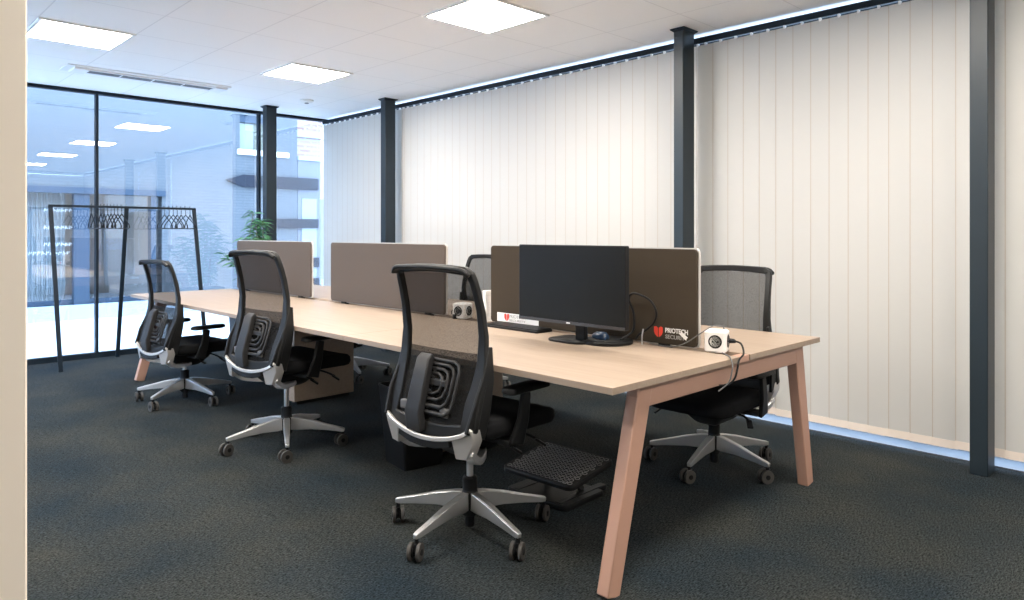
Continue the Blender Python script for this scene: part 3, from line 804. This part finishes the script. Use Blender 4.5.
# ------------------------------------------------------------------ under the desk
fr = thing('footrest', 'black tilting footrest with perforated platform on the carpet', 'footrest', (2.575, 2.325, 0), R(2))
mb = MB()
mb.slab(rrect(0,0,.34,.44,.035,6), [0,.004,.020,.026],[.006,0,0,.005])
tilt = Matrix.Translation((0,0,.125)) @ Matrix.Rotation(R(-9),4,'Y')
mb.xf(tilt).build('platform', M['black'], fr)
mb = MB()
for i in range(11):
    for j in range(15):
        x = -.14 + i*.028 + (0); y = -.19 + j*.027 + (.0135 if i % 2 else 0)
        if abs(y) > .195: continue
        mb.tube([(x+.0115*math.cos(R(60*k+30)), y+.0115*math.sin(R(60*k+30)), .0268) for k in range(6)], .0018, 4, closed=True)
mb.xf(tilt).build('grip_pattern', M['grip'], fr, smooth=0)
mb = MB(); mb.slab(rrect(-.02,0,.30,.38,.03,4), [0.004,.010,.024,.030],[.004,0,0,.006]); mb.build('foot_base', M['black'], fr)
for s in (-1, 1):
    MB().sweep([(-.16,s*.13,.018),(.19,s*.13,.018)], .04,.03,N=(0,0,1)).build('base_runner', M['black'], fr, bevel=.005)
    MB().sweep([(.06,s*.10,.03),(-.02,s*.10,.11)], .03,.02,N=(0,1,0)).build('tilt_bracket', M['graphite'], fr, bevel=.003)
MB().box(-.168,-.160,-.02,.02,.012,.026).build('maker_plate', M['alu_brushed'], fr)

wb = thing('waste_bin', 'square black waste bin under the desk behind the nearest chair', 'waste bin', (2.36, 3.20, 0), R(-8))
def bin_mb():
    mb = MB(); n = 0
    o = rrect(0,0,.30,.30,.03,5)
    zs = [0,.41,.42,.42,.41,.015]; ins = [.035,.002,0,.008,.012,.045]
    mb.slab(o, zs, ins); return mb
bin_mb().build('bin_body', M['black'], wb)
MB().sweep([(x,y,.424) for x,y in rrect(0,0,.296,.296,.03,5)(0)], .010,.010,N=(0,0,1),closed=True).build('bin_rim', M['graphite'], wb)

# ------------------------------------------------------------------ clothes rack and hangers
rack = thing('clothes_rack', 'slim black metal clothes rack standing before the glass wall', 'clothes rack', (2.2, 7.7, 0))
def RK(mb): return mb.xf(Matrix.Translation((-2.2,-7.7,0)))
RZ = 1.515
RK(MB().sweep([(1.53,7.70,RZ),(2.865,7.74,RZ)], .032,.022,N=(0,0,1))).build('top_rail', M['frame'], rack, bevel=.002)
for (xt, yt, xf_, yf) in ((1.545,7.70,1.585,7.50),(2.195,7.72,2.195,8.02),(2.85,7.74,2.875,7.46)):
    RK(MB().sweep([(xf_,yf,0),(xt,yt,RZ-.005)], .036,.022,N=(0,1,.1))).build('leg', M['frame'], rack, bevel=.002)
def hanger():
    pts = smoothpath([(0,.004,.018),(0,.018,.026),(0,.026,.010),(0,.018,-.008),(0,.0,-.020),(0,0,-.068)],5)
    mb = MB(); mb.tube(pts, .0028, 6)
    hp = [(.030,-.082),(.080,-.108),(.140,-.140),(.185,-.168),(.200,-.190),(.180,-.207)]
    body = smoothpath([(0,0,-.068)] + [(0,y,z) for y,z in hp] + [(0,0,-.209)] + [(0,-y,z) for y,z in hp[::-1]],4,closed=True)
    mb.tube(body, .0052, 6, closed=True)
    return mb
ordn = ['first','second','third','fourth','fifth','sixth','seventh','eighth','ninth','tenth']
def rail_y(x): return 7.70 + (x-1.53)/(2.865-1.53)*.04
proto_h = hanger().build('clothes_hanger', M['black'], smooth=60)
first = True
for cname, xs in (('left', [1.885,1.925,1.965,1.995,2.025,2.055,2.085,2.115,2.15]), ('right', [2.555,2.60,2.64,2.68,2.72,2.765,2.81])):
    for i, x in enumerate(xs):
        o_ = proto_h if first else proto_h.copy()
        if not first: C.objects.link(o_)
        first = False
        o_.location = (x, rail_y(x), RZ + .0005); o_.rotation_euler = (0,0,R(random.uniform(-7,7)))
        tag(o_, '%s black coat hanger from the left in the %s bunch on the rack' % (ordn[i], cname), 'coat hanger', 'black coat hangers on the rack')

# ------------------------------------------------------------------ plant in a black planter
pt = thing('potted_plant', 'leafy green plant in a black planter behind the far desk screen', 'plant', (3.36, 7.42, 0))
PXo, PYo = 3.43, 7.42
def planter():
    mb = MB(); o = rrect(0,0,.46,.30,.02,4)
    mb.slab(o, [0,.58,.60,.60,.56],[.03,.002,0,.012,.016]); return mb
planter().build('planter', M['black'], pt)
MB().slab(rrect(0,0,.42,.26,.02,4),[.55,.565]).build('soil', M['soil'], pt)
stems = MB(); leaves = MB(); rl = random.Random(5)
def leaf(p, d, L_, W_):
    d = d.normalized(); side = d.cross(Vector((0,0,1)))
    if side.length < .1: side = Vector((1,0,0))
    side.normalize(); side = (Matrix.Rotation(rl.uniform(-.9,.9),3,d) @ side); up_ = side.cross(d).normalized()
    prof_ = [(0,.03),(.25,.85),(.5,1.0),(.75,.6),(1,.02)]; vs = []
    for u, ww in prof_:
        c = p + d*(L_*u) - Vector((0,0,1))*(L_*.35*u*u)
        vs += [c - side*(W_*ww/2) + up_*.002, c - up_*.003, c + side*(W_*ww/2) + up_*.002]
    fs = []
    for i in range(4):
        for k_ in range(2): fs.append((3*i+k_, 3*i+k_+1, 3*i+k_+4, 3*i+k_+3))
    leaves.add(vs, fs)
for i in range(20):
    a = rl.uniform(0, 2*math.pi); r0 = rl.uniform(0,.10)
    p0 = Vector((math.cos(a)*r0, math.sin(a)*r0*.6, .56))
    top = rl.choice([.93, .86, .80, .74, .68, .60]) * 1.0; sp_ = rl.uniform(.10,.42) if top < .80 else rl.uniform(0,.16)
    e_ = Vector((math.cos(a)*sp_, math.sin(a)*sp_*.8, .56+top*1.0 - sp_*.3))
    path = smoothpath([p0, p0.lerp(e_,.5)+Vector((rl.uniform(-.03,.03),rl.uniform(-.03,.03),.06)), e_], 8)
    stems.tube(path, [.0055*(1-.7*q/(len(path)-1)) for q in range(len(path))], 6)
    for q in range(3, len(path)):
        for _ in range(3):
            da = rl.uniform(0,2*math.pi)
            leaf(path[q], Vector((math.cos(da), math.sin(da), rl.uniform(-.2,.6))), rl.uniform(.08,.14), rl.uniform(.018,.028))
stems.build('stems', M['stem'], pt); leaves.build('foliage', M['leaf'], pt, smooth=70)

# ------------------------------------------------------------------ outside
struct(box('ground', M['pale_concrete'], -40, 45, -40, 45, -0.32, -0.14))
FY = 13.2
bd = thing('office_building', 'pale blue grey brick building across the courtyard', 'building', (2.0, FY, 0))
def BD(mb): return mb.xf(Matrix.Translation((-2.0,-FY,0)))
wallm = MB()
X0, X1 = -14, 6.87
op0, op1, opz0, opz1 = -6.0, 4.32, .04, 1.93
wx0, wx1, wz0, wz1 = 5.70, 6.32, 2.84, 3.50
wallm.box(X0, op0, FY, FY+.3, -.14, 6.5); wallm.box(op0, op1, FY, FY+.3, opz1, 6.5)
wallm.box(op1, wx0, FY, FY+.3, -.14, 6.5); wallm.box(wx1, X1, FY, FY+.3, -.14, 6.5)
wallm.box(wx0, wx1, FY, FY+.3, -.14, wz0); wallm.box(wx0, wx1, FY, FY+.3, wz1, 6.5)
wallm.box(op0, op1, FY, FY+.3, -.14, opz0)
BD(wallm).build('brick_wall', M['blue_brick'], bd, smooth=0)
BD(MB().box(X0, X1, FY-.06, FY+.02, -.14, .10)).build('plinth', M['kerb'], bd)
BD(MB().box(op0-.1, op1+.05, FY-.05, FY+.05, opz1-.03, opz1+.07)).build('lintel', M['blue_pillar'], bd)
for a, b in ((-1.3,-1.1),(.9,1.1),(2.98,3.20),(4.14,4.22)):
    BD(MB().box(a, b, FY+.0, FY+.16, opz0, opz1-.03)).build('pillar', M['blue_pillar'], bd)
BD(MB().box(op0, op1, FY+.08, FY+.12, opz0, opz0+.14)).build('bottom_rail', M['blue_pillar'], bd)
BD(MB().box(op0, op1, FY+.095, FY+.105, opz0, opz1)).build('shop_glass', M['clear_glass'], bd)
gl = MB(); rg = random.Random(3)
for z in (1.63,1.35,1.08,.94):
    x = 2.58 if z > 1 else 2.2
    while x < 2.93:
        hgt = .055
        gl.tube([(x,FY+.085,z-hgt/2),(x+.012,FY+.085,z+hgt/2),(x+.028,FY+.085,z+rg.uniform(-.5,.1)*hgt),(x+.04,FY+.085,z+rg.uniform(-.2,.5)*hgt)], .006, 5)
        x += .058
BD(gl).build('glass_lettering', M['white_print'], bd)
# the room behind that glass
BD(MB().box(op0, op1, FY+3.2, FY+3.3, 0, 2.6).box(op1, op1+.1, FY+.3, FY+3.3, 0, 2.6).box(op0-.1, op0, FY+.3, FY+3.3, 0, 2.6)).build('inner_wall', M['beige'], bd, smooth=0)
BD(MB().box(op0, op1, FY+.3, FY+3.3, -.1, 0.03)).build('inner_floor', M['kerb'], bd, smooth=0)
BD(MB().box(op0, op1, FY+.3, FY+3.3, 2.6, 2.7)).build('inner_ceiling', M['white_wall'], bd, smooth=0)
cur = MB()
for i in range(24):
    x = 2.15 + i*.034; cur.tube([(x,FY+.45+.02*(i%2),.1),(x,FY+.45+.02*(i%2),1.92)], .02, 6)
for i in range(14):
    x = .2 + i*.034; cur.tube([(x,FY+.45+.02*(i%2),.1),(x,FY+.45+.02*(i%2),1.92)], .02, 6)
BD(cur).build('curtain', M['curtain'], bd)
BD(MB().box(wx0, wx1, FY+.10, FY+.14, wz0, wz1)).build('upper_window_glass', mat('upper_window_blind', (.17,.17,.13), .6), bd)
BD(MB().box(wx0, wx0+.30, FY+.08, FY+.10, wz0, wz1-.16)).build('upper_window_blind', M['curtain'], bd)
BD(MB().box(wx0, wx1, FY+.04, FY+.10, wz1-.14, wz1)).build('roller_box', M['blue_pillar'], bd)
BD(MB().box(wx0-.05, wx1+.35, FY-.06, FY+.06, wz0-.10, wz0)).build('window_sill', M['white_wall'], bd)
def band(name, x0, x1, z0, z1, tip, lab):
    mb = MB(); zc = (z0+z1)/2
    pts = ([(x0,zc),(x0+tip,z0)] if tip else [(x0,z0)]) + [(x1,z0),(x1,z1)] + ([(x0+tip,z1)] if tip else [(x0,z1)])
    n = len(pts); mb.add([(p[0],FY-.07,p[1]) for p in pts]+[(p[0],FY-.012,p[1]) for p in pts], [tuple(range(n)),tuple(range(2*n-1,n-1,-1))]+[(i,(i+1)%n,n+(i+1)%n,n+i) for i in range(n)])
    BD(mb); o = mb.build(name, M['navy_band'], bd, smooth=0)
    return o
band('wall_band', 5.42, 7.30, 2.13, 2.36, .32, ''); band('wall_band', 6.30, 7.30, 1.36, 1.54, 0, '')
band('wall_band', 7.05, 7.32, .57, .76, 0, ''); band('wall_band', 7.05, 7.32, .18, .35, 0, '')
an = thing('annex', 'low white rendered annex with a pale door beside the brick building', 'building', (9.0, FY, 0))
def AN(mb): return mb.xf(Matrix.Translation((-9.0,-FY,0)))
AN(MB().box(6.88, 14, FY, FY+3, -.14, 2.72)).build('rendered_wall', mat('lilac_render', (.20,.20,.23), .8, noise=.05), an)
AN(MB().box(6.88, 14, FY-.04, FY+.10, 2.72, 2.80)).build('roof_edge', M['kerb'], an)
AN(MB().box(6.96, 7.28, FY-.03, FY, .3, 1.95)).build('door_leaf', M['curtain'], an)
hs = thing('brick_house', 'sunlit red brick house seen above the annex roof', 'building', (11.5, 19.5, 0))
MB().box(-2.2,5,0,6,-.14,7.5).build('brick_wall', M['red_brick'], hs)
MB().box(-2.2,5,-.08,.0,4.1,4.25).build('string_course', M['kerb'], hs)
for x in (-1.6,.4,2.4):
    MB().box(x,x+.9,-.04,.02,5.0,6.2).build('window', M['blue_pillar'], hs)
# courtyard shrubs and buildings on the other sides (they bounce light and stand behind the blinds)
gb = thing('garden_wall', 'pale garden wall beyond the blinds', 'wall', (11, 2, 0))
MB().box(0,.3,-14,9,-.14,2.2).build('rendered_wall', M['beige'], gb)
MB().box(-.04,.34,-14,9,2.2,2.28).build('coping', M['kerb'], gb)
